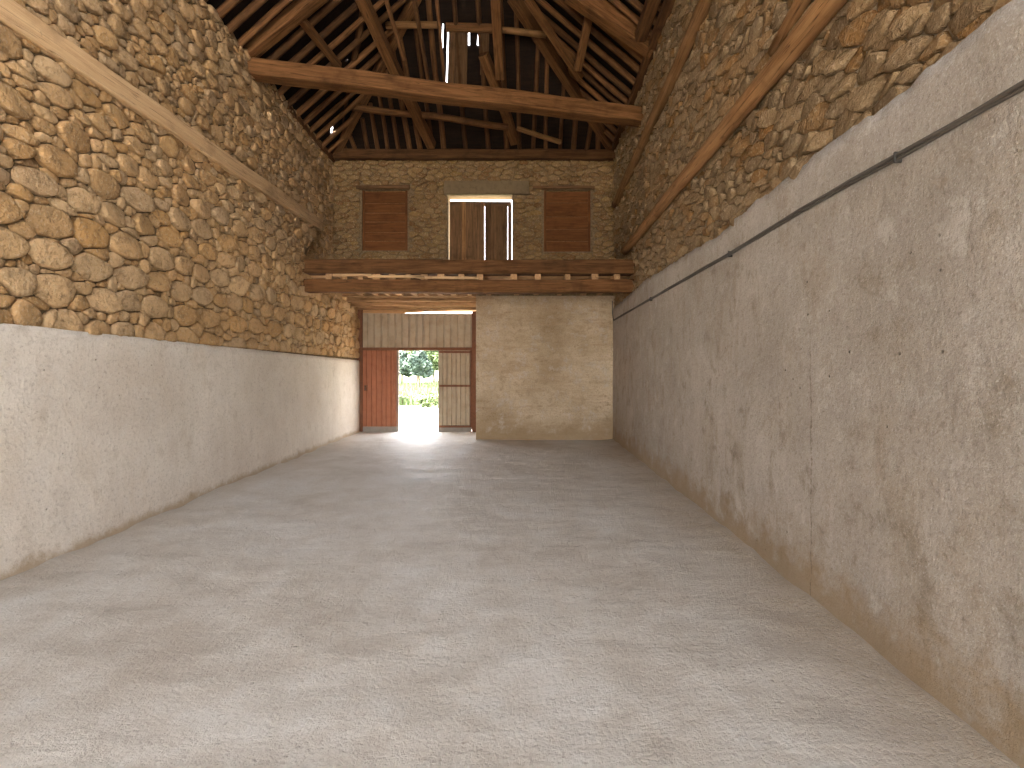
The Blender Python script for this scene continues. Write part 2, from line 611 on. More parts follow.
def course_sites(rect, rnd, hrow=(0.19, 0.29), wst=(0.24, 0.5), fill=0.6, asp=1.4):
    """rough courses of cobbles, thin packing stones between them"""
    s0, z0, s1, z1 = rect
    out = []
    z = z0
    while z < z1 + 0.2:
        hr = rnd.uniform(*hrow)
        s = s0 - rnd.uniform(0, 0.3)
        while s < s1 + 0.2:
            w = rnd.uniform(*wst) * (0.75 + hr)
            zz = z + hr / 2 + rnd.uniform(-0.03, 0.03)
            small = rnd.random()
            if small < 0.14:
                for q in range(2):
                    out.append((s + w * 0.25, z + hr * (0.25 + 0.5 * q), hr * 0.25))
                s += w * 0.55
                continue
            out.append((s + w / 2, zz, min(hr, w / asp) * 0.52))
            s += w + rnd.uniform(0.01, 0.05)
            if rnd.random() < 0.6:
                out.append((s + 0.01, z + hr * rnd.uniform(0.1, 0.9), 0.02))
                s += 0.035
        z += hr
        if rnd.random() < fill:
            s = s0
            ft = rnd.uniform(0.03, 0.065)
            while s < s1:
                w = rnd.uniform(0.07, 0.2)
                if rnd.random() < 0.85:
                    out.append((s + w / 2, z + ft / 2 + rnd.uniform(-0.012, 0.012), ft * 0.62))
                s += w
            z += ft
    return out


def rubble_sites(rect, rnd, dens=55, rmin=0.03, rmax=0.10, asp=1.7):
    s0, z0, s1, z1 = rect
    out = []
    grid = {}
    n = int((s1 - s0) * (z1 - z0) * dens * 6)
    for k in range(n):
        t = (k / n) ** 0.8
        r = rmax + (rmin - rmax) * (t ** 0.25) * rnd.uniform(0.8, 1.0)
        s, z = rnd.uniform(s0, s1), rnd.uniform(z0, z1)
        gx, gz = int(s / asp / 0.22), int(z / 0.22)
        ok = True
        for i in (-1, 0, 1):
            for j in (-1, 0, 1):
                for (a, b_, c) in grid.get((gx + i, gz + j), ()):
                    if math.hypot((a - s) / asp, b_ - z) < (c + r) * 0.86:
                        ok = False
                        break
                if not ok:
                    break
            if not ok:
                break
        if ok:
            out.append((s, z, r))
            grid.setdefault((gx, gz), []).append((s, z, r))
    return out


# ------------------------------------------------------------------ room outline
def XL(y):
    return float(np.interp(y, (-7, 3.5, 5.9, 12.4), (-3.45, -3.66, -3.80, -3.985)))


def XR(y):
    return float(np.interp(y, (-7, 1.0, 1.9, 3.1, 4.5, 12.4), (1.72, 1.80, 1.834, 1.887, 1.93, 1.99)))


Y0, YB, YD = -6.5, 10.9, 12.3     # open front, gable plane, barn-door plane
YN = 0.2                          # masonry relief starts here (behind it nothing is in view)
ZPL = 1.83                        # top of the left render
EAVE_L, EAVE_R, EAVE_B, PITCH = 6.20, 6.45, 6.30, 0.885
XLW, XRW, YBW = -4.12, 1.98, 10.95


def roof_left(x):
    return EAVE_L + PITCH * (x - XLW)


def roof_right(x):
    return EAVE_R + PITCH * (XRW - x)


def roof_back(y):
    return EAVE_B + PITCH * (YBW - y)


XRIDGE = (EAVE_R - EAVE_L) / (2 * PITCH) + (XRW + XLW) / 2
ZRIDGE = roof_left(XRIDGE)
YAPEX = YBW - (ZRIDGE - EAVE_B) / PITCH


def ledge_top(y):
    return 4.17 + 0.0426 * (y - 3.6)


# ---- floor
def grid_mesh(name, us, vs, fn, smooth=True):
    verts = [fn(u, v) for v in vs for u in us]
    nu = len(us)
    faces = [(j * nu + i, j * nu + i + 1, (j + 1) * nu + i + 1, (j + 1) * nu + i) for j in range(len(vs) - 1) for i in range(nu - 1)]
    return mesh_from(name, verts, faces, smooth)


def floor_z(x, y):
    e = min(1.0, max(0.0, (y - 0) / 3))
    edge = min(x - XL(y), XR(y) - x)
    lift = 0.035 * math.exp(-max(0, edge) / 0.12) * (0.5 + mnoise.noise(Vector((x * 2, y * 2.3, 7))))
    return (mnoise.noise(Vector((x * 0.9, y * 0.9, 0))) * 0.012 + mnoise.noise(Vector((x * 2.2, y * 4.1, 3))) * 0.009 + mnoise.noise(Vector((x * 7, y * 9, 6))) * 0.004) * e + max(0, lift)


me = grid_mesh('floor', np.linspace(0, 1, 150), np.linspace(Y0, YD + 0.12, 460),
               lambda u, y: (XL(y) - 0.1 + u * (XR(y) - XL(y) + 0.2), y, floor_z(XL(y) - 0.1 + u * (XR(y) - XL(y) + 0.2), y)))
fl = structure(link('floor', me, M['floor']))
sol = fl.modifiers.new('thick', 'SOLIDIFY')
sol.thickness = 0.2
sol.offset = -1

# ---- left wall: core, render coat, cobbles, thinner upper wall
rnd = random.Random(4)
ys = list(np.linspace(Y0, YD, 40))


def wall_core(name, xin, z0, z1, y0, y1, out, mat, parent=None):
    yy = [y0 + (y1 - y0) * i / 30 for i in range(31)]
    verts, faces = [], []
    for y in yy:
        x = xin(y)
        zt = z1(y) if callable(z1) else z1
        for dx, z in ((0, z0), (0, zt), (out, zt), (out, z0)):
            verts.append((x + dx, y, z))
    for i in range(30):
        for k in range(4):
            a, b_ = i * 4 + k, i * 4 + (k + 1) % 4
            faces.append((a, b_, b_ + 4, a + 4))
    faces.append((0, 1, 2, 3))
    faces.append((120, 121, 122, 123))
    me = mesh_from(name, verts, faces)
    fix_normals(me)
    return link(name, me, mat, parent)


SET = 0.16
wl = structure(wall_core('wall_left', lambda y: XL(y) - 0.06 - SET, -0.1, 6.17, Y0, YD + 0.3, -0.35, M['mortar_left']))
thick = wall_core('lower_masonry', lambda y: XL(y) - 0.06, -0.1, 3.42, Y0, YD + 0.2, -SET, M['mortar_left'], wl)
# the thicker wall up to the ledge ends in a slant above the loft
yy = [Y0 + (9.0 - Y0) * i / 24 for i in range(25)]
verts, faces = [], []
for i, y in enumerate(yy):
    yt = y if i < 24 else 9.62
    for dx, z, q in ((0, 3.40, y), (0, ledge_top(yt) - 0.15, yt), (-SET, ledge_top(yt) - 0.15, yt), (-SET, 3.40, y)):
        verts.append((XL(q) - 0.06 + dx, q, z))
for i in range(24):
    for k in range(4):
        a, b_ = i * 4 + k, i * 4 + (k + 1) % 4
        faces.append((a, b_, b_ + 4, a + 4))
faces += [(0, 1, 2, 3), (96, 97, 98, 99)]
me = mesh_from('ledge_masonry', verts, faces)
fix_normals(me)
link('ledge_masonry', me, M['mortar_left'], wl)

rect = (YN, ZPL - 0.02, YD, 4.6)
cells = power_cells(course_sites(rect, rnd, (0.14, 0.24), (0.24, 0.5), 0.95), rect, 1.5)
me = stone_mesh(cells, lambda s, z, d: (XL(s) - 0.055 + d, s, z), rnd, 0.004, 0.05,
                keep=lambda s, z: z < ledge_top(s) - 0.10 and (z < 3.36 or s < 8.95 + (z - 3.4) * 0.72))
link('cobble_face', me, M['stone_left'], wl)
rect = (YN, 3.3, YB + 0.1, 6.2)
cells = power_cells(course_sites(rect, rnd, (0.10, 0.18), (0.18, 0.36), 0.8), rect, 1.4)
me = stone_mesh(cells, lambda s, z, d: (XL(s) - 0.055 - SET + d, s, z), rnd, 0.005, 0.055,
                keep=lambda s, z: z > ledge_top(s) - 0.1 or s > 8.7)
link('upper_cobble_face', me, M['stone_left'], wl)


def coat(name, xf, y0, y1, ztop, mat, parent, inward, ny=160, nz=26, amp=0.010, seed=0, back=0.07, zmin=-0.05):
    """a render coat: rippled face with a lip at its top"""
    yy = [y0 + (y1 - y0) * i / ny for i in range(ny + 1)]
    verts, faces = [], []
    for y in yy:
        zt = ztop(y)
        for j in range(nz + 1):
            z = zmin + (zt - zmin) * j / nz
            d = mnoise.noise(Vector((y * 1.3, z * 1.3, seed))) * amp + mnoise.noise(Vector((y * 6, z * 4, seed + 9))) * amp * 0.35
            if j == nz:
                d -= 0.012
            verts.append((xf(y) + inward * d, y, z))
        verts.append((xf(y) - inward * back, y, zt - 0.002))
    n = nz + 2
    for i in range(ny):
        for j in range(n - 1):
            faces.append((i * n + j, (i + 1) * n + j, (i + 1) * n + j + 1, i * n + j + 1))
    me = mesh_from(name, verts, faces, True)
    if inward > 0:
        me.flip_normals()
    return link(name, me, mat, parent)


def ztop_left(y):
    return ZPL + float(np.interp(y, (3.5, 5.9, 12.3), (0.01, -0.01, -0.075))) + 0.006 * mnoise.noise(Vector((y * 3, 0, 0)))


coat('render_coat', XL, Y0, YD + 0.1, ztop_left, M['plaster_left'], wl, 1, seed=2)

# ---- right wall
rnd = random.Random(11)
SD0, SD1 = -4.2, -0.9      # unseen side opening added behind the camera to let in daylight
xr7 = lambda y: XR(y) + 0.07
wr = structure(wall_core('wall_right', xr7, -0.1, 6.44, SD1, YD + 0.3, 0.4, M['mortar_right']))
wall_core('wall_beyond_added_opening', xr7, -0.1, 6.44, Y0, SD0, 0.4, M['mortar_right'], wr)
wall_core('wall_over_added_opening', xr7, 2.6, 6.44, SD0, SD1, 0.4, M['mortar_right'], wr)
structure(box('wall_front', (-4.4, Y0 - 0.3, 3.9), (2.3, Y0, 9.4), M['mortar_right']))  # unseen wall above the open front, added to cut sky light on upper walls
pts = [(1011, 0), (983, 22), (962, 35), (941, 56), (918, 73), (909, 87), (868, 117), (845, 131), (824, 145), (780, 182), (740, 214), (717, 236), (691, 251), (673, 263), (645, 280), (616, 306)]
tab = []
for px, py in pts:
    d = 4.0
    for _ in range(30):
        d = XR(d) * F / (px - CX)
    tab.append((d, H + (CY - py) * d / F))
tab.sort()
TY, TZ = [t[0] for t in tab], [t[1] for t in tab]


def ztop_right(y):
    return float(np.interp(y, TY, TZ)) + 0.03 * mnoise.noise(Vector((y * 4.5, 1, 0))) + 0.02 * mnoise.noise(Vector((y * 13, 4, 0)))


rect = (YN, 2.6, YB + 0.1, 6.5)
sites = rubble_sites(rect, rnd, 130, 0.015, 0.085, 2.2)
# the courses lean a little, as in old rubble
cells = power_cells(sites, rect, 2.2)
me = stone_mesh(cells, lambda s, z, d: (XR(s) + 0.065 - d, s, z), rnd, 0.0025, 0.042, keep=lambda s, z: z > ztop_right(s) - 0.05, soft=1, q=0.15, wobble=0.16, tilt=0.3, prof=((1.0, 0.45), (0.97, 0.82), (0.88, 0.98), (0.5, 1.03)))
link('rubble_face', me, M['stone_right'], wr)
coat('render_coat', XR, SD1, YB + 0.1, ztop_right, M['plaster_right'], wr, -1, ny=260, nz=36, amp=0.014, seed=5, back=0.09)

# ---- gable wall above the loft, with its three openings
PXM = F / YB


def gx(px):
    return (px - CX) / PXM


def gz(py):
    return H + (CY - py) / PXM


XG = gx(476)
op_l = (gx(361), gz(250), gx(407), gz(189))
op_d = (gx(447.5), 3.34, gx(512), gz(193))
op_r = (gx(544), gz(251), gx(591), gz(189))


def rect_loop(r):
    return [(r[0], r[1]), (r[2], r[1]), (r[2], r[3]), (r[0], r[3])]


TOPB = 6.22
wb = structure(panel_with_holes('wall_back', [(-4.4, 3.28), (XG + 0.03, 3.28), (XG + 0.03, 0.5), (2.3, 0.5), (2.3, TOPB), (-4.4, TOPB)], [rect_loop(op_l), rect_loop(op_d), rect_loop(op_r)],
                                lambda x, z: Vector((x, YB + 0.05, z)), (0, 0.4, 0), M['mortar_left']))
rnd = random.Random(23)
rect = (-4.3, 3.28, 2.15, TOPB)
cells = power_cells(rubble_sites(rect, rnd, 90, 0.022, 0.072, 2.1), rect, 2.1)
lint = (gx(444), gz(194), gx(529), gz(181))
cut = [(op_l[0] - 0.04, op_l[1] - 0.03, op_l[2] + 0.04, op_l[3] + 0.09), (op_d[0] - 0.02, 3, op_d[2] + 0.02, op_d[3] + 0.04), (op_r[0] - 0.04, op_r[1] - 0.03, op_r[2] + 0.04, op_r[3] + 0.07), lint]


def trimmed(cells):
    """stones that reach an opening are cut back to its edge"""
    out = []
    for c in cells:
        ok = True
        for r in cut:
            cx = sum(p[0] for p in c) / len(c)
            cz = sum(p[1] for p in c) / len(c)
            if r[0] < cx < r[2] and r[1] < cz < r[3]:
                ok = False
                break
            xs, zs = [p[0] for p in c], [p[1] for p in c]
            if max(xs) > r[0] and min(xs) < r[2] and max(zs) > r[1] and min(zs) < r[3]:
                best = max(((r[0] - cx, (1, 0, r[0])), (cx - r[2], (-1, 0, -r[2])), (r[1] - cz, (0, 1, r[1])), (cz - r[3], (0, -1, -r[3]))))
                c = clip(c, *best[1])
                if len(c) < 3:
                    ok = False
                    break
        if ok:
            out.append(c)
    return out


me = stone_mesh(trimmed(cells), lambda s, z, d: (s, YB + 0.045 - d, z), rnd, 0.003, 0.04, soft=1, q=0.16, wobble=0.12, tilt=0.25, prof=((1.0, 0.45), (0.97, 0.82), (0.88, 0.98), (0.5, 1.03)))
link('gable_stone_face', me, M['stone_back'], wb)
box('concrete_lintel', (lint[0], YB - 0.03, lint[1]), (lint[2], YB + 0.35, lint[3]), M['lintel'], wb, 0.015)
timber('wooden_lintel', (op_l[0] - 0.1, YB + 0.06, op_l[3] + 0.04), (op_l[2] + 0.06, YB + 0.06, op_l[3] + 0.04), 0.16, 0.07, M['plank'], 3, wb)
timber('wooden_lintel', (op_r[0] - 0.25, YB + 0.06, op_r[3] + 0.035), (op_r[2] + 0.08, YB + 0.06, op_r[3] + 0.035), 0.16, 0.06, M['plank'], 4, wb)


def boarded_window(name, r, n, seed, label):
    w = empty(name, ((r[0] + r[2]) / 2, YB + 0.1, r[1]))
    structure(w)
    tag(w, label, 'shutter')
    z, rr = r[1] + 0.005, random.Random(seed)
    hs = [rr.uniform(0.8, 1.2) for _ in range(n)]
    k = (r[3] - r[1] - 0.02) / sum(hs)
    cx = (r[0] + r[2]) / 2
    for i, h_ in enumerate(hs):
        hh = h_ * k
        y = 0.026 + rr.uniform(-0.004, 0.004)
        timber('board', (r[0] - cx + 0.01, y, z + hh / 2 - r[1]), (r[2] - cx - 0.01, y, z + hh / 2 - r[1]), 0.028, hh - 0.015, M['shutter'], seed + i, w, wob=0.0006, cham=0.22)
        z += hh
    box('backing', (r[0] - cx - 0.02, 0.04, -0.03), (r[2] - cx + 0.02, 0.07, r[3] - r[1] + 0.02), M['log'], w)
    for s in (-1, 1):
        x = s * ((r[2] - r[0]) / 2 - 0.03)
        timber('frame_post', (x, -0.015, 0.0), (x, -0.015, r[3] - r[1] - 0.01), 0.05, 0.035, M['shutter'], seed + 30 + s, w, up=Vector((0, 1, 0)), wob=0.003)
    return w


boarded_window('window_1', op_l, 6, 50, 'red-brown boarded shutter left of the loft plank door')
boarded_window('window_2', op_r, 5, 80, 'red-brown boarded shutter right of the loft plank door')

# loft door of old vertical planks with daylight in the gaps
d1 = empty('door_1', ((op_d[0] + op_d[2]) / 2, YB + 0.16, op_d[1]))
structure(d1)
tag(d1, 'gappy brown plank door of the loft under the concrete lintel', 'door')
cx = (op_d[0] + op_d[2]) / 2
edges = [(448.6, 461.3), (461.2, 465), (464.9, 473.1), (473.0, 483.85), (484.3, 490.8), (490.7, 497.35), (497.3, 507.25), (507.6, 511.5)]
for i, (a, b_) in enumerate(edges):
    top = gz(199.5 if i < 5 else 201.5) - op_d[1]
    bot = 0.03
    xa, xb = gx(a) - cx, gx(b_) - cx
    timber('plank', ((xa + xb) / 2, 0.02 if i != 1 else -0.01, bot), ((xa + xb) / 2, 0.02 if i != 1 else -0.01, top), xb - xa, 0.03, M['plank'] if i != 1 else M['log'], 120 + i, d1, up=Vector((0, 1, 0)), wob=0.0006, cham=0.04)
timber('top_rail', (op_d[0] - cx + 0.03, 0.02, gz(201) - op_d[1]), (op_d[2] - cx - 0.02, 0.02, gz(201.3) - op_d[1]), 0.035, 0.10, M['plank'], 140, d1, wob=0.003)
timber('rail', (op_d[0] - cx + 0.05, 0.055, 0.5), (op_d[2] - cx - 0.03, 0.055, 0.52), 0.03, 0.11, M['plank'], 141, d1, wob=0.003)

# ---- lower concrete wall beside the recess
rnd = random.Random(3)
us = list(np.linspace(XG, XR(YB) + 0.05, 70))
vs = list(np.linspace(-0.05, 3.14, 70))


def gface(x, z):
    d = mnoise.noise(Vector((x * 1.1, z * 3.0, 4))) * 0.018 + mnoise.noise(Vector((x * 5, z * 9, 8))) * 0.006
    step = 0.008 * (int(z / 0.42) % 2)
    return (x, YB - d - step, z)


verts = [gface(x, z) for z in vs for x in us]
nu = len(us)
faces = [(j * nu + i, j * nu + i + 1, (j + 1) * nu + i + 1, (j + 1) * nu + i) for j in range(69) for i in range(69)]
b0 = len(verts)
for j, z in enumerate(vs):
    verts.append((XG, YD + 0.25, z))
for j in range(69):
    faces.append((j * nu, (j + 1) * nu, b0 + j + 1, b0 + j))
b1 = len(verts)
for x in us:
    verts.append((x, YD + 0.25, 3.14))
for i in range(69):
    faces.append((69 * nu + i, 69 * nu + i + 1, b1 + i + 1, b1 + i))
me = mesh_from('wall_recess', verts, faces, False)
fix_normals(me)
structure(link('wall_concrete', me, M['concrete_back']))

# ------------------------------------------------------------------ barn doors in the recess
DPX = F / YD


def dx(px):
    return (px - CX) / DPX


def dz(py):
    return H + (CY - py) / DPX


def corrugated(name, x0, x1, z0, z1, pitch, depth, mat, parent, y=0.0, sharp=True, origin=(0, 0, 0)):
    n = max(2, int(round((x1 - x0) / pitch)))
    pr = []
    for i in range(n):
        a = x0 + (x1 - x0) * i / n
        p = (x1 - x0) / n
        if sharp:
            pr += [(a, 0), (a + 0.62 * p, 0), (a + 0.72 * p, depth), (a + 0.90 * p, depth)]
        else:
            pr += [(a + p * k / 6, depth * 0.5 * (1 - math.cos(2 * math.pi * k / 6))) for k in range(6)]
    pr.append((x1, 0))
    verts, faces = [], []
    for x, d in pr:
        for z in (z0, z1):
            verts.append((x - origin[0], y + d - origin[1], z - origin[2]))
    for i in range(len(pr) - 1):
        faces.append((2 * i, 2 * i + 2, 2 * i + 3, 2 * i + 1))
    me = mesh_from(name, verts, faces)
    o = link(name, me, mat, parent)
    s = o.modifiers.new('gauge', 'SOLIDIFY')
    s.thickness = 0.006
    s.offset = 0
    return o


# sheet panel above the doors
sp = empty('sheet_panel', (dx(418), YD, dz(349)))
tag(sp, 'weathered ribbed metal sheet panel over the barn doorway', 'metal panel')
og = sp.location.copy()
corrugated('ribbed_sheet', dx(362), dx(473), dz(348.5), dz(313.5), 0.17, 0.03, M['sheet'], sp, YD + 0.02, True, og)
timber('bottom_rail', Vector((dx(361), YD, dz(349))) - og, Vector((dx(474.5), YD, dz(349))) - og, 0.06, 0.07, M['rust'], 1, sp, wob=0.001, cham=0.05)
for px in (361.6, 473.2):
    timber('side_post', Vector((dx(px), YD, dz(349))) - og, Vector((dx(px), YD, dz(312))) - og, 0.05, 0.05, M['rust'], 2, sp, wob=0.001, up=Vector((0, 1, 0)))
timber('top_rail', Vector((dx(361), YD + 0.07, dz(313.6))) - og, Vector((dx(474), YD + 0.07, dz(314.2))) - og, 0.04, 0.04, M['sheet'], 1, sp, wob=0.001)

for k, (p0_, p1_, w_) in enumerate((((361, 311.2), (404, 311.6), 0.11), ((402, 311.0), (450, 308.4), 0.085))):
    tag(timber('filler_board', (dx(p0_[0]), YD + 0.1, dz(p0_[1])), (dx(p1_[0]), YD + 0.1, dz(p1_[1])), 0.03, w_, M['joist'], 15 + k, wob=0.003), ('brown board closing the gap above the sheet panel at the left', 'narrow brown board under the recess ceiling at the middle of the doorway')[k], 'board')
# left leaf: red ribbed
d2 = empty('door_2', (dx(380), YD - 0.02, 0.0))
structure(d2)
tag(d2, 'closed red ribbed metal door leaf beside the left wall', 'door')
og = d2.location.copy()
corrugated('ribbed_panel', dx(363), dx(397.3), dz(427), dz(350), 0.118, 0.022, M['red_metal'], d2, YD, True, og)
box('kick_plate', Vector((dx(363), YD - 0.02, -0.02)) - og, Vector((dx(398), YD + 0.04, dz(426.5))) - og, M['door_base'], d2)
for px in (362.6, 397.6):
    timber('stile', Vector((dx(px), YD + 0.03, 0.03)) - og, Vector((dx(px), YD + 0.03, dz(350))) - og, 0.05, 0.05, M['red_metal'] if px < 380 else M['door_base'], 3, d2, wob=0.001, up=Vector((0, 1, 0)))
lk = box('lock_plate', Vector((dx(364.5), YD - 0.03, dz(391))) - og, Vector((dx(367.5), YD + 0.0, dz(385))) - og, M['rust'], d2)
tube('pull_handle', [Vector((dx(366), YD - 0.03, dz(389.5))) - og, Vector((dx(366), YD - 0.075, dz(389.2))) - og, Vector((dx(366), YD - 0.075, dz(386.6))) - og, Vector((dx(366), YD - 0.03, dz(386.3))) - og], 0.011, M['iron'], d2)
handle = [c for c in d2.children if c.name.startswith('pull_handle')][0]
handle.parent = lk
handle.location = -lk.location

# right leaf: pale ribbed sheet in a rusty frame
d3 = empty('door_3', (dx(455), YD - 0.02, 0.0))
structure(d3)
tag(d3, 'pale ribbed metal door leaf in a rusty frame beside the concrete wall', 'door')
og = d3.location.copy()
corrugated('ribbed_panel', dx(439), dx(471), dz(427), dz(348.5), 0.112, 0.022, M['sheet'], d3, YD + 0.035, True, og)
for px, w_ in ((438.9, 0.04), (471.0, 0.05)):
    timber('stile', Vector((dx(px), YD + 0.05, 0.05)) - og, Vector((dx(px), YD + 0.05, dz(348.8))) - og, w_, 0.05, M['sheet'] if px < 450 else M['rust'], 4, d3, wob=0.001, up=Vector((0, 1, 0)))
for py, w_ in ((352, 0.05), (385.8, 0.05), (426.5, 0.05)):
    timber('rail', Vector((dx(439), YD + 0.012, dz(py))) - og, Vector((dx(471), YD + 0.012, dz(py))) - og, 0.04, w_, M['rust'], 5, d3, wob=0.001)
box('kick_plate', Vector((dx(438.3), YD + 0.0, 0.0)) - og, Vector((dx(471.5), YD + 0.05, dz(427.5))) - og, M['door_base'], d3)
po = timber('door_post', (dx(474.6), YD - 0.01, -0.02), (dx(474.6), YD - 0.01, dz(311.5)), 0.12, 0.10, M['rust'], 6, up=Vector((0, 1, 0)), wob=0.002)
tag(po, 'rusty upright door post against the concrete wall edge', 'post')
po = timber('door_post', (dx(360.0), YD - 0.01, -0.02), (dx(360.0), YD - 0.01, dz(309)), 0.13, 0.09, M['rust'], 7, up=Vector((0, 1, 0)), wob=0.002)
tag(po, 'dark rusty door post in the corner by the left wall', 'post')

# ------------------------------------------------------------------ loft
YF = 8.95


def beam_thing(name, p0, p1, w, h, mat, seed, label, cat, group=None, **kw):
    return tag(timber(name, p0, p1, w, h, mat, seed, **kw), label, cat, group)


zu0, zu1 = H + (CY - 272.8) * YF / F, H + (CY - 258.5) * YF / F
zl0, zl1 = H + (CY - 291.8) * YF / F, H + (CY - 279) * YF / F
beam_thing('loft_edge_beam', (XL(9) - 0.12, YF + 0.14, (zu0 + zu1) / 2), (XR(9) + 0.16, YF + 0.14, (zu0 + zu1) / 2 - 0.02), 0.26, zu1 - zu0, M['beam'], 60,
           'long brown squared beam along the loft edge, upper of the two', 'beam', wob=0.006, segs=26)
ORD = ['first', 'second', 'third', 'fourth', 'fifth', 'sixth', 'seventh', 'eighth', 'ninth', 'tenth', 'eleventh', 'twelfth', 'thirteenth', 'fourteenth', 'fifteenth', 'sixteenth', 'seventeenth', 'eighteenth', 'nineteenth', 'twentieth', 'twenty-first', 'twenty-second', 'twenty-third', 'twenty-fourth', 'twenty-fifth', 'twenty-sixth']
beam_thing('loft_beam', (XL(9) - 0.12, YF + 0.12, (zl0 + zl1) / 2), (XR(9) + 0.12, YF + 0.12, (zl0 + zl1) / 2 - 0.01), 0.2, zl1 - zl0, M['beam'], 61,
           'lower brown squared beam under the loft edge, below the joist ends', 'beam', wob=0.006, segs=26)
# the recess behind the loft has its own low lean-to ceiling falling outward
for i, (y, py) in enumerate(((11.02, 296.2), (11.38, 301.0), (11.76, 305.8), (12.14, 309.6))):
    z = H + (CY - py) * (y - 0.06) / F
    beam_thing('recess_beam', (XL(y) - 0.12, y, z + 0.07), (XG + 0.08, y, z + 0.065), 0.13, 0.14, M['joist'], 62 + i,
               'pale brown beam over the barn doors, %s back under the loft' % ORD[i], 'beam', 'beams over the door recess', wob=0.006, segs=20)
tag(panel_with_holes('recess_boarding', [(XL(11) - 0.1, YB + 0.05), (XG + 0.2, YB + 0.05), (XG + 0.2, YD + 0.5), (XL(12) - 0.2, YD + 0.5)], [],
                     lambda x, y: Vector((x, y, 3.31 - 0.155 * (y - YB))), (0, 0, 0.03), M['plank']), 'brown boarding over the beams above the barn doors', 'boarding')
# joists across the beams, their ends showing between the two edge beams
jx = [328, 344, 360, 376, 392, 408, 424, 441, 461, 480, 514, 538, 568, 595, 617]
rj = random.Random(9)
for i, px in enumerate(jx):
    x = (px - CX) * YF / F
    yend = YB - 0.02
    w_ = rj.uniform(0.09, 0.14)
    zt = zl1 + 0.045
    tag(timber('loft_joist', (x, YF + 0.02, zt), (x + rj.uniform(-0.04, 0.04), yend, zt), w_, 0.10, M['joist'], 200 + i, wob=0.004, up=Vector((0, 0, 1))),
        'pale joist end between the loft edge beams, %s from the left wall' % ORD[i], 'joist', 'joists under the loft floor')
# floor boards of the loft lie across the joists
y, i = YF + 0.30, 0
while y < YB - 0.2:
    w_ = rj.uniform(0.22, 0.30)
    x1 = XR(y) + 0.02 if y + w_ < YB else XG + 0.05
    tag(timber('loft_board', (XL(y) - 0.03, y + w_ / 2, zl1 + 0.115), (x1, y + w_ / 2, zl1 + 0.115), w_ - 0.015, 0.03, M['joist'], 240 + i, wob=0.002, cham=0.08, segs=10),
        'pale floor board over the loft joists, %s behind the edge beam' % ORD[i], 'board', 'loft floor boards')
    y += w_
    i += 1
for k, (x0, x1, py, lab) in enumerate(((333, 372, 275.2, 'thin pale lath wedged between the loft edge beams near the left wall'), (368, 424, 276.6, 'pale lath between the loft edge beams over the red door leaf'), (425, 478, 277.2, 'pale lath between the loft edge beams over the pale door leaf'))):
    tag(timber('lath', P(x0, py, YF - 0.0), P(x1, py + 0.7, YF - 0.0), 0.05, 0.04, M['pale_beam'], 320 + k, wob=0.006), lab, 'lath')
# packing post between edge beams at the right wall
tag(timber('packing_post', P(637.5, 293, YF - 0.02), P(637.2, 273, YF - 0.02), 0.10, 0.07, M['joist'], 300, up=Vector((0, 1, 0)), wob=0.003),
    'short pale upright block at the right end of the loft edge beams', 'post')

# ------------------------------------------------------------------ ledge beam, wall logs, cable
pts3 = []
Lb = 9.75
beam_thing('ledge_beam', (XL(1.0) - 0.075, 1.0, ledge_top(1.0) - 0.10), (XL(Lb) - 0.10, Lb, ledge_top(Lb) - 0.09), 0.24, 0.205, M['pale_beam'], 33,
           'long pale squared beam set along the left cobble wall', 'beam', wob=0.003, cham=0.05, segs=30)


def wall_pt(px, py, off):
    d = 5.0
    for _ in range(40):
        d = (XR(d) - off) * F / (px - CX)
    return P(px, py, d)


a, b_ = wall_pt(640, 232, 0.03), wall_pt(835, -5, 0.03)
dv = (b_ - a).normalized()
beam_thing('wall_log', wall_pt(625, 251, 0.03), b_ + dv * 1.2, 0.145, 0.145, M['log'], 71, 'peeled round log along the right stone wall, the lower and longer one', 'log', sides=12, wob=0.005, taper=-0.12)
a, b_ = wall_pt(615, 205, 0.02), wall_pt(706, 2, 0.02)
dv = (b_ - a).normalized()
beam_thing('wall_log', a, b_ + dv * 0.9, 0.15, 0.15, M['log'], 72, 'dark round log along the right stone wall just below the roof', 'log', sides=12, wob=0.007)
a, b_ = wall_pt(775, 52, -0.02), wall_pt(806, -2, 0.0)
dv = (b_ - a).normalized()
beam_thing('wall_log', a, b_ + dv * 0.7, 0.11, 0.11, M['log'], 73, 'short log lapped over the long log near the top of the picture', 'log', sides=10, wob=0.006)

cb = empty('electric_cable', (XR(10.8) - 0.02, 10.8, 2.6))
tag(cb, 'pair of dark cables clipped along the grey right wall', 'cable')
og = cb.location.copy()
cab = [(613.5, 320), (660, 293), (700, 270), (740, 247), (800, 210), (850, 181), (900, 154), (960, 120), (1024, 83)]
base = []
for px, py in cab:
    p = wall_pt(px, py, 0.02)
    base.append(p)
dv = (base[-1] - base[-2]).normalized()
base.append(base[-1] + dv * 1.2)
for k, off in enumerate((0.0, 0.019)):
    pts3 = []
    if k == 0:
        pts3 += [Vector((XR(10.8) - 0.02, 10.83, 3.02)), Vector((XR(10.8) - 0.02, 10.83, 2.75))]
    for i in range(len(base) - 1):
        for t in range(5):
            p = base[i].lerp(base[i + 1], t / 5)
            sag = 0.008 * mnoise.noise(Vector((p.y * 2.2, k * 5, 0)))
            pts3.append(Vector((XR(p.y) - 0.022, p.y, p.z + sag - off)))
    tube('cable', [p - og for p in pts3], 0.0105 if k == 0 else 0.008, M['cable'], cb)
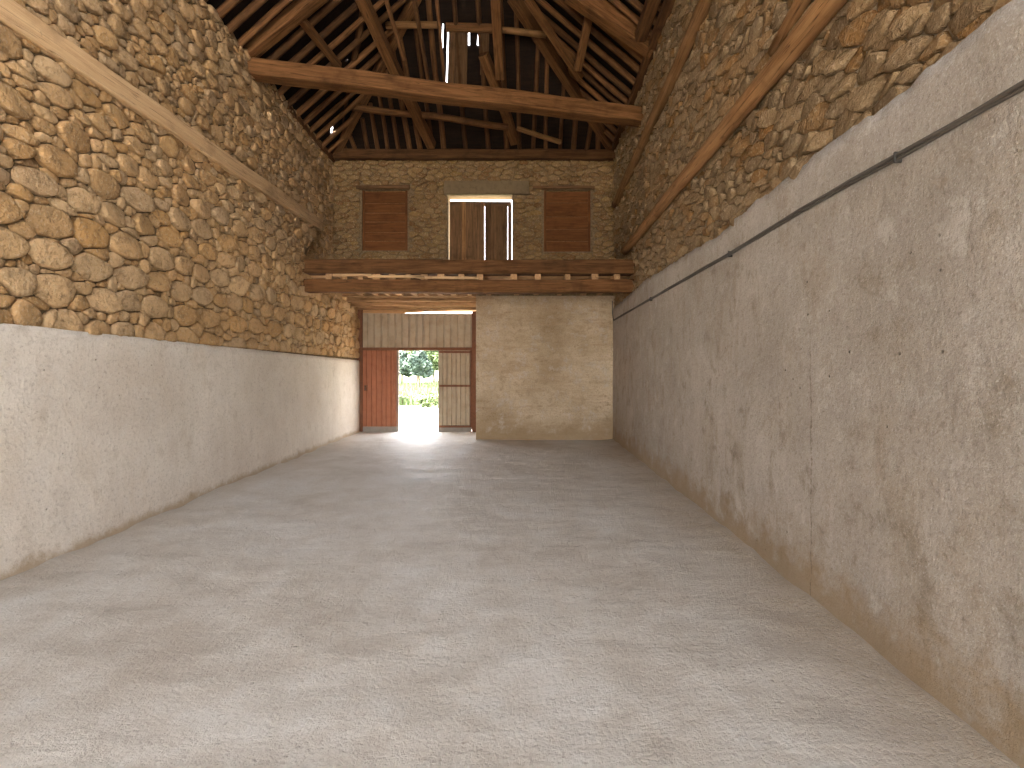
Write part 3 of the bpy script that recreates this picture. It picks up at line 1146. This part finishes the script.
for y in (2.45, 4.6, 7.5):
    z = float(np.interp(y, [p.y for p in reversed(base)], [p.z for p in reversed(base)]))
    box('clip', Vector((XR(y) - 0.037, y - 0.006, z - 0.036)) - og, Vector((XR(y) + 0.02, y + 0.006, z + 0.018)) - og, M['iron'], cb, 0.003)

# ------------------------------------------------------------------ roof
roof = empty('ceiling', (0, 0, 0))
structure(roof)


def in_plane(px, py, which):
    """where the ray of the photo meets a roof plane"""
    kx, kz = (px - CX) / F, (CY - py) / F
    if which == 'b':
        d = (EAVE_B + PITCH * YBW - H) / (kz + PITCH)
    elif which == 'l':
        d = (EAVE_L - PITCH * XLW - H) / (kz - PITCH * kx)
    else:
        d = (EAVE_R + PITCH * XRW - H) / (kz + PITCH * kx)
    return Vector((kx * d, d, H + kz * d))


XO, XP, YO = XLW - 0.5, XRW + 0.5, YBW + 0.5       # overhangs
YFR = Y0 - 0.3


def hipL(y):      # x where left and back planes meet
    return XLW + (roof_back(y) - EAVE_L) / PITCH


def hipR(y):
    return XRW - (roof_back(y) - EAVE_R) / PITCH


def slit(px0, py0, px1, py1, wpx, which):
    a, b2 = [in_plane(px0 - wpx / 2, py0, which), in_plane(px0 + wpx / 2, py0, which)], [in_plane(px1 + wpx / 2, py1, which), in_plane(px1 - wpx / 2, py1, which)]
    loop = [(p.x, p.y) for p in a + b2]
    return loop


slits_b = [slit(443.0, 24, 442.0, 70, 1.2, 'b'), slit(448.2, 32, 446.6, 88, 1.3, 'b'), slit(469, 33, 469, 48, 1.4, 'b'), slit(478.5, 34, 477.8, 48, 1.6, 'b'),
           slit(338.5, 110, 336.8, 118, 1.8, 'b'), slit(351, 121, 352, 130, 0.8, 'b')]
slits_l = [slit(325.5, 130, 323.0, 134, 3.2, 'l'), slit(332.3, 127, 331.0, 135, 2.0, 'l'), slit(319, 124.5, 317, 126, 2.0, 'l'), slit(347, 59.5, 345.5, 61.5, 2.5, 'l')]
yL = YBW + (EAVE_B - roof_left(XO)) / PITCH
yR = YBW + (EAVE_B - roof_right(XP)) / PITCH
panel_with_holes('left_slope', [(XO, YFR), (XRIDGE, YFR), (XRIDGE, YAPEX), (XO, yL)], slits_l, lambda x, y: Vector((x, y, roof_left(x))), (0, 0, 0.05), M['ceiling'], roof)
panel_with_holes('right_slope', [(XP, YFR), (XP, yR), (XRIDGE, YAPEX), (XRIDGE, YFR)], [[(XRIDGE + 0.1, -3.6), (XRIDGE + 2.4, -3.6), (XRIDGE + 2.4, 0.9), (XRIDGE + 0.1, 0.9)]], lambda x, y: Vector((x, y, roof_right(x))), (0, 0, 0.05), M['ceiling'], roof)  # the hole is an unseen roof opening added to light the floor
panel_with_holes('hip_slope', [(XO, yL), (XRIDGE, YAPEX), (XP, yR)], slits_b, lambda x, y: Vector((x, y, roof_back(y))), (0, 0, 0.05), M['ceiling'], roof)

# wall plates
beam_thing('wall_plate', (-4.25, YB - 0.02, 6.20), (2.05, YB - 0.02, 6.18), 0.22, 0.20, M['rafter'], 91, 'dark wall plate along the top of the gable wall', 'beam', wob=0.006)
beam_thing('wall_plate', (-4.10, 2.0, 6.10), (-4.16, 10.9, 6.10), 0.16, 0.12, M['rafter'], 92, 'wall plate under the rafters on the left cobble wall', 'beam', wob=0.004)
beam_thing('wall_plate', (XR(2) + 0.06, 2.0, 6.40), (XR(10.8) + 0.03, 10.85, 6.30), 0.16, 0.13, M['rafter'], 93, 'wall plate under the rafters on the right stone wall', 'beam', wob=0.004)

RD = 0.10   # rafter depth under the covering


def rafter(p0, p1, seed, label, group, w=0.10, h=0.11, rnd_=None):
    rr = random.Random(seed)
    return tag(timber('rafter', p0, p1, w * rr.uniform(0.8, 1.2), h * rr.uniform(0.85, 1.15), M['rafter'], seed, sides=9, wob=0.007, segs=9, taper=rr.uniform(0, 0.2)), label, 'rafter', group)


# left slope, counted from the gable towards the camera
y, i = 10.55, 0
rr = random.Random(77)
while y > 5.3:
    xe = XRIDGE if y < YAPEX else hipL(y)
    x0 = XLW - 0.12
    lean = rr.uniform(-0.06, 0.06)
    rafter((x0, y, roof_left(x0) - RD), (xe, y + lean, roof_left(xe) - RD), 400 + i,
           'round pole rafter of the left roof slope, %s out from the gable corner' % ORD[i], 'rafters of the left slope')
    y -= rr.uniform(0.25, 0.34)
    i += 1
y, i = 10.55, 0
while y > 5.3:
    xe = XRIDGE if y < YAPEX else hipR(y)
    x0 = XRW + 0.12
    lean = rr.uniform(-0.06, 0.06)
    rafter((x0, y, roof_right(x0) - RD), (xe, y + lean, roof_right(xe) - RD), 500 + i,
           'round pole rafter of the right roof slope, %s out from the gable corner' % ORD[i], 'rafters of the right slope')
    y -= rr.uniform(0.25, 0.34)
    i += 1
# hip slope
feet = [346, 357, 368, 378, 388, 399, 410, 421, 433, 444, 466, 489, 507, 520, 533, 546, 560, 573, 586, 598]
for i, px in enumerate(feet):
    x = (px - CX) * YB / F
    y1 = YAPEX
    if x < XRIDGE:
        y1 = max(y1, YBW - (roof_left(x) - EAVE_B) / PITCH)
    else:
        y1 = max(y1, YBW - (roof_right(x) - EAVE_B) / PITCH)
    y1 += 0.05
    if y1 > YB - 0.35:
        y1 = YB - 0.35
    rafter((x, YB + 0.05, roof_back(YB + 0.05) - RD), (x + rr.uniform(-0.08, 0.08), y1, roof_back(y1) - RD), 600 + i,
           'pole rafter of the hip slope over the gable, %s from the left' % ORD[i], 'rafters of the hip slope', 0.105, 0.12)

apex = Vector((XRIDGE, YAPEX, ZRIDGE - 0.22))
lf = Vector((XLW + 0.05, YB - 0.03, EAVE_L + 0.02))
rf = Vector((XRW - 0.03, YB - 0.06, EAVE_B + 0.04))
beam_thing('hip_rafter', lf, apex, 0.15, 0.18, M['rafter'], 801, 'stout hip rafter rising from the left gable corner', 'rafter', wob=0.006)
beam_thing('hip_rafter', rf, P(512, -4, 8.65), 0.16, 0.20, M['beam'], 802, 'stout hip rafter rising from the right gable corner', 'rafter', wob=0.006)
beam_thing('ridge_beam', (XRIDGE, 4.5, ZRIDGE - 0.2), (XRIDGE, YAPEX + 0.1, ZRIDGE - 0.2), 0.14, 0.18, M['rafter'], 803, 'dark ridge beam at the top of the roof', 'beam')

# truss
TL, TR = P(240, 66, 7.45), P(642, 119, 8.5)
beam_thing('tie_beam', TL + Vector((-0.15, 0, 0)), TR + Vector((0.2, 0, 0)), 0.25, 0.25, M['beam'], 810, 'long squared tie beam crossing the roof from wall to wall', 'beam', wob=0.008, segs=30, bow=0.0)
Ld = Vector((XRIDGE - XLW, 0, ZRIDGE - EAVE_L)).normalized()
a = P(237, 60, 7.4)
beam_thing('principal_rafter', a, P(322, -9, 7.4), 0.20, 0.21, M['beam'], 811, 'thick principal rafter rising from the left end of the tie beam', 'rafter', wob=0.006)
a = P(655, 50, 7.55)
beam_thing('principal_rafter', a, P(570, -9, 7.5), 0.22, 0.26, M['beam'], 812, 'thick principal rafter rising from the right wall above the tie beam', 'rafter', wob=0.008)


def brace(p0, p1, w, h, seed, label, mat='beam', **kw):
    return beam_thing('roof_brace', p0, p1, w, h, M[mat], seed, label, 'brace', **kw)


brace(P(431, 146, 10.6), P(354, -18, 7.75), 0.17, 0.19, 820, 'stout diagonal brace falling rightward behind the tie beam', wob=0.008)
brace(P(581, 78, 8.9), P(527, -2, 8.0), 0.09, 0.12, 821, 'slim brace lying close above the right hip rafter')
brace(P(577.5, 70, 8.5), P(589.5, 8, 7.75), 0.13, 0.08, 822, 'short steep strut hanging from the right principal rafter')
brace(P(516, 143, 10.6), P(484, 54, 9.3), 0.17, 0.16, 823, 'crooked brace below the central post', wob=0.012)
brace(P(499.5, 78, 9.2), P(495, -12, 8.0), 0.16, 0.17, 824, 'upright post in the middle of the roof', wob=0.006)
brace(P(339, 66, 8.5), P(297, 14, 7.4), 0.10, 0.11, 825, 'thin brace under the left roof slope meeting the tie beam')
brace(P(337, 140, 10.7), P(367, -6, 8.05), 0.12, 0.13, 826, 'leaning pole in the left corner of the roof', 'rafter', sides=9)
brace(P(404, 60, 8.6), P(386, 0, 7.9), 0.07, 0.08, 827, 'slim pole beside the stout diagonal brace', 'rafter', sides=9)
brace(P(430, 90, 9.4), P(414, -3, 8.2), 0.075, 0.09, 828, 'slim upright pole left of the roof hatch', 'rafter', sides=9)
brace(P(445, 86, 9.3), P(436, -3, 8.15), 0.06, 0.07, 829, 'thin upright pole touching the roof hatch edge', 'rafter', sides=9)
brace(P(641, 36, 7.4), P(655, -6, 6.5), 0.16, 0.16, 830, 'dark post at the right wall top before the principal rafter', 'rafter')


def purlin(p0, p1, w, seed, label, mat='log', **kw):
    return beam_thing('purlin', p0, p1, w, w, M[mat], seed, label, 'purlin', sides=10, **kw)


purlin(P(386, 25, 8.95), P(437, 25, 8.95), 0.12, 841, 'purlin under the hip slope left of the roof hatch', 'log')
purlin(P(502, 30, 8.95), P(546, 35, 8.95), 0.11, 842, 'purlin under the hip slope right of the central post', 'log')
purlin(P(345, 106, 10.05), P(508, 127, 9.95), 0.13, 843, 'crooked purlin low on the hip slope behind the tie beam', 'rafter', wob=0.012)
purlin(P(517, 128, 10.2), P(561, 142, 10.4), 0.10, 844, 'short loose pole resting under the hip slope', 'log')

# hatch of boards in the hip slope
rh = empty('roof_hatch', in_plane(470, 60, 'b') - Vector((0, 0.1, 0.16)))
tag(rh, 'old board hatch hung in the hip slope with daylight at its edges', 'hatch')
og = rh.location.copy()


def hp(px, py, off=0.14):
    kx, kz = (px - CX) / F, (CY - py) / F
    d = (EAVE_B - off + PITCH * YBW - H) / (kz + PITCH)
    return Vector((kx * d, d, H + kz * d)) - og


for i, (x0, x1, xb0, xb1, bot) in enumerate(((448.8, 455, 448, 454, 95), (455.2, 467.5, 454.2, 467.2, 95), (480.3, 489, 480, 488.5, 75))):
    up = Vector((0, 1, PITCH)).normalized()
    timber('plank', hp((xb0 + xb1) / 2, bot), hp((x0 + x1) / 2, 24), (x1 - x0) * 9.4 / F, 0.03, M['plank'], 860 + i, rh, up=Vector((0, PITCH, 1)), wob=0.003, cham=0.08)
timber('rail', hp(446, 27.5, 0.18), hp(502, 29, 0.18), 0.05, 0.15, M['rafter'], 870, rh, wob=0.004)

# ------------------------------------------------------------------ outside
def ground_z(x, y):
    r = max(0.0, y - 20)
    return -0.04 - 0.02 * max(0, min(1, (y - 12.5))) + 0.012 * r + 0.0007 * max(0, y - 40) ** 2 * 0.6 + 0.05 * mnoise.noise(Vector((x * 0.3, y * 0.3, 0))) * (1 if y > 14 else 0)


me = grid_mesh('ground', np.linspace(-60, 60, 80), np.linspace(12.42, 110, 90), lambda x, y: (x, y, ground_z(x, y)))
g = structure(link('ground', me, M['grass']))
me = grid_mesh('drive', np.linspace(-14, 8, 40), np.linspace(12.40, 20.5, 40), lambda x, y: (x, y, ground_z(x, y) + 0.02))
structure(link('ground_bounce_strip', me, M['yard']))  # pale gravel strip added to bounce daylight in through the doorway
me = grid_mesh('yard', np.linspace(-30, 30, 10), np.linspace(-40, Y0, 10), lambda x, y: (x, y, -0.03))
structure(link('ground_yard', me, M['yard']))


def foliage(name, blobs, n, leaf, mat, seed, parent=None, shell=0.75):
    """loose leaf blades spread through rounded clumps"""
    r = random.Random(seed)
    verts, faces = [], []
    tot = sum(b[3] ** 2 for b in blobs)
    for bx, by, bz, br in blobs:
        k = int(n * br * br / tot)
        for _ in range(k):
            while True:
                v = Vector((r.uniform(-1, 1), r.uniform(-1, 1), r.uniform(-1, 1)))
                if shell * r.random() < v.length <= 1:
                    break
            c = Vector((bx, by, bz)) + Vector((v.x * br, v.y * br, v.z * br * 0.85))
            a = Vector((r.uniform(-1, 1), r.uniform(-1, 1), r.uniform(-0.6, 0.6))).normalized()
            b2 = a.cross(Vector((r.uniform(-1, 1), r.uniform(-1, 1), 1))).normalized()
            l, w = leaf * r.uniform(0.7, 1.3), leaf * 0.45 * r.uniform(0.7, 1.2)
            nrm = a.cross(b2) * l * 0.12
            o = len(verts)
            verts += [c - a * l * 0.5, c + b2 * w + nrm, c + a * l * 0.5, c - b2 * w + nrm]
            faces.append((o, o + 1, o + 2, o + 3))
    return link(name, mesh_from(name, verts, faces), mat, parent)


def tree(x, y, h, r, mat, label, seed, lean=0.0):
    z = ground_z(x, y)
    rr = random.Random(seed)
    t = empty('tree', (x, y, z))
    tag(t, label, 'tree', 'trees beyond the meadow')
    tr = timber('trunk', (0, 0, -0.2), (lean, 0, h * 0.75), 0.16 + 0.01 * h, 0.16 + 0.01 * h, M['bark'], seed, t, sides=9, wob=0.01, taper=0.6)
    for k in range(4):
        a = rr.uniform(0, 6.28)
        z0 = h * rr.uniform(0.3, 0.55)
        timber('branch', (lean * z0 / h, 0, z0), (r * 0.7 * math.cos(a), r * 0.7 * math.sin(a), z0 + h * 0.25), 0.07, 0.07, M['bark'], seed + k, t, sides=7, wob=0.01, taper=0.5)
    blobs = [(lean + rr.uniform(-0.6, 0.6) * r, rr.uniform(-0.6, 0.6) * r, h * rr.uniform(0.42, 0.85), r * rr.uniform(0.35, 0.55)) for _ in range(11)]
    blobs.append((lean, 0, h * 0.9, r * 0.4))
    foliage('crown', blobs, 4200, 0.30, mat, seed, t)
    return t


def at(px, d):
    return (px - CX) * d / F


tree(at(419, 36), 36, 2.9, 1.1, M['leaf_dark'], 'small dark tree with a visible trunk standing in the meadow', 900)
tree(at(402, 46), 46, 2.9, 1.5, M['leaf_dark'], 'round dark tree behind the meadow next to the left door leaf', 910)
tree(at(434, 45), 45, 3.9, 1.8, M['leaf_light'], 'pale green tree behind the meadow next to the right door leaf', 920)
tree(at(417, 52), 52, 4.2, 1.6, M['leaf_light'], 'pale taller tree rising behind the small dark tree', 930)
tree(at(409, 58), 58, 4.6, 1.5, M['leaf_dark'], 'narrow dark tree farthest back, topmost against the sky', 940)
tree(at(382, 42), 42, 4.4, 2.2, M['leaf_dark'], 'broad dark tree hidden mostly by the red door leaf', 950)
tree(at(455, 48), 48, 4.6, 2.2, M['leaf_dark'], 'broad dark tree hidden mostly by the pale door leaf', 960)


def bush(x, y, h, r, label, seed):
    b_ = empty('bush', (x, y, ground_z(x, y)))
    tag(b_, label, 'bush', 'low bushes at the edge of the drive')
    rr = random.Random(seed)
    blobs = [(rr.uniform(-0.7, 0.7) * r, rr.uniform(-0.4, 0.4) * r, h * rr.uniform(0.25, 0.75), h * rr.uniform(0.3, 0.45)) for _ in range(9)]
    foliage('leaves', blobs, 1200, 0.13, M['leaf_light'], seed, b_)
    for k in range(5):
        timber('stem', (0, 0, -0.05), (rr.uniform(-0.5, 0.5) * r, rr.uniform(-0.3, 0.3) * r, h * 0.7), 0.03, 0.03, M['bark'], seed + k, b_, sides=6, wob=0.004)


bush(at(430, 21), 21, 0.62, 0.8, 'leafy green bush outside beside the pale door leaf', 970)
bush(at(403, 23), 23, 0.5, 0.7, 'low green bush outside beside the red door leaf', 980)
bush(at(416, 25), 25, 0.38, 0.7, 'lowest bush outside in the middle of the doorway', 990)
bush(at(452, 22), 22, 0.7, 0.9, 'bush outside hidden mostly by the pale door leaf', 1000)

rg = random.Random(6)
verts, faces = [], []
for _ in range(9000):
    y = 22 + 24 * rg.random()
    x = at(rg.uniform(370, 470), y)
    z = ground_z(x, y)
    h_ = rg.uniform(0.15, 0.45)
    a = rg.uniform(0, 3.14)
    w_ = 0.03
    o = len(verts)
    lx, ly = rg.uniform(-0.1, 0.1), rg.uniform(-0.1, 0.1)
    verts += [(x - w_ * math.cos(a), y - w_ * math.sin(a), z - 0.03), (x + w_ * math.cos(a), y + w_ * math.sin(a), z - 0.03), (x + lx, y + ly, z + h_)]
    faces.append((o, o + 1, o + 2))
tag(link('meadow_grass', mesh_from('meadow_grass', verts, faces), M['grass_blade']), 'tall pale meadow grass outside the doorway', 'grass', kind='stuff')

# ------------------------------------------------------------------ light
w = bpy.data.worlds.new('sky')
SC.world = w
w.use_nodes = True
nt = w.node_tree
bg = nt.nodes['Background']
bg.inputs['Color'].default_value = (0.95, 0.96, 1.0, 1)
bg.inputs['Strength'].default_value = 2.2

sun = bpy.data.lights.new('sun', 'SUN')
sun.energy = 24.0
sun.angle = math.radians(3)
sun.color = (1.0, 0.94, 0.86)
so = bpy.data.objects.new('sun', sun)
COL.objects.link(so)
so.rotation_euler = Vector((1.25, 0.1, -1.0)).to_track_quat('-Z', 'Y').to_euler()


def portal(name, loc, sx, sy, direction):
    l = bpy.data.lights.new(name, 'AREA')
    l.shape = 'RECTANGLE'
    l.size, l.size_y = sx, sy
    l.cycles.is_portal = True
    o = bpy.data.objects.new(name, l)
    COL.objects.link(o)
    o.location = loc
    o.rotation_euler = Vector(direction).to_track_quat('-Z', 'Y').to_euler()


portal('front_portal', (-0.85, Y0 - 0.35, 1.95), 6.8, 3.9, (0, 1, 0))
portal('roof_portal', (XRIDGE + 1.25, -1.35, roof_right(XRIDGE + 1.25) + 0.15), 3.2, 4.7, (-0.66, 0, -0.75))
portal('side_portal', (XR(-2.6) + 0.5, (SD0 + SD1) / 2, 1.3), 3.3, 2.6, (-1, 0, 0))
portal('door_portal', (dx(418), YD + 0.2, 1.55), 2.9, 3.1, (0, -1, 0))

# ------------------------------------------------------------------ camera
cam = bpy.data.cameras.new('camera')
cam.sensor_fit = 'HORIZONTAL'
cam.sensor_width = 36
cam.lens = 36 * F / 1024
cam.shift_x = (512 - CX) / 1024
cam.shift_y = -(384 - CY) / 1024
cam.clip_start = 0.05
cam.clip_end = 500
co = bpy.data.objects.new('camera', cam)
COL.objects.link(co)
co.location = (0, 0, H)
co.rotation_euler = (math.radians(90), 0, 0)
SC.camera = co

SC.view_settings.view_transform = 'Standard'
SC.view_settings.look = 'None'
SC.view_settings.gamma = 1
SC.view_settings.use_curve_mapping = False
SC.view_settings.exposure = 2.7
SC.cycles.max_bounces = 10
SC.cycles.diffuse_bounces = 7
SC.cycles.use_denoising = True
SC.cycles.sample_clamp_indirect = 8
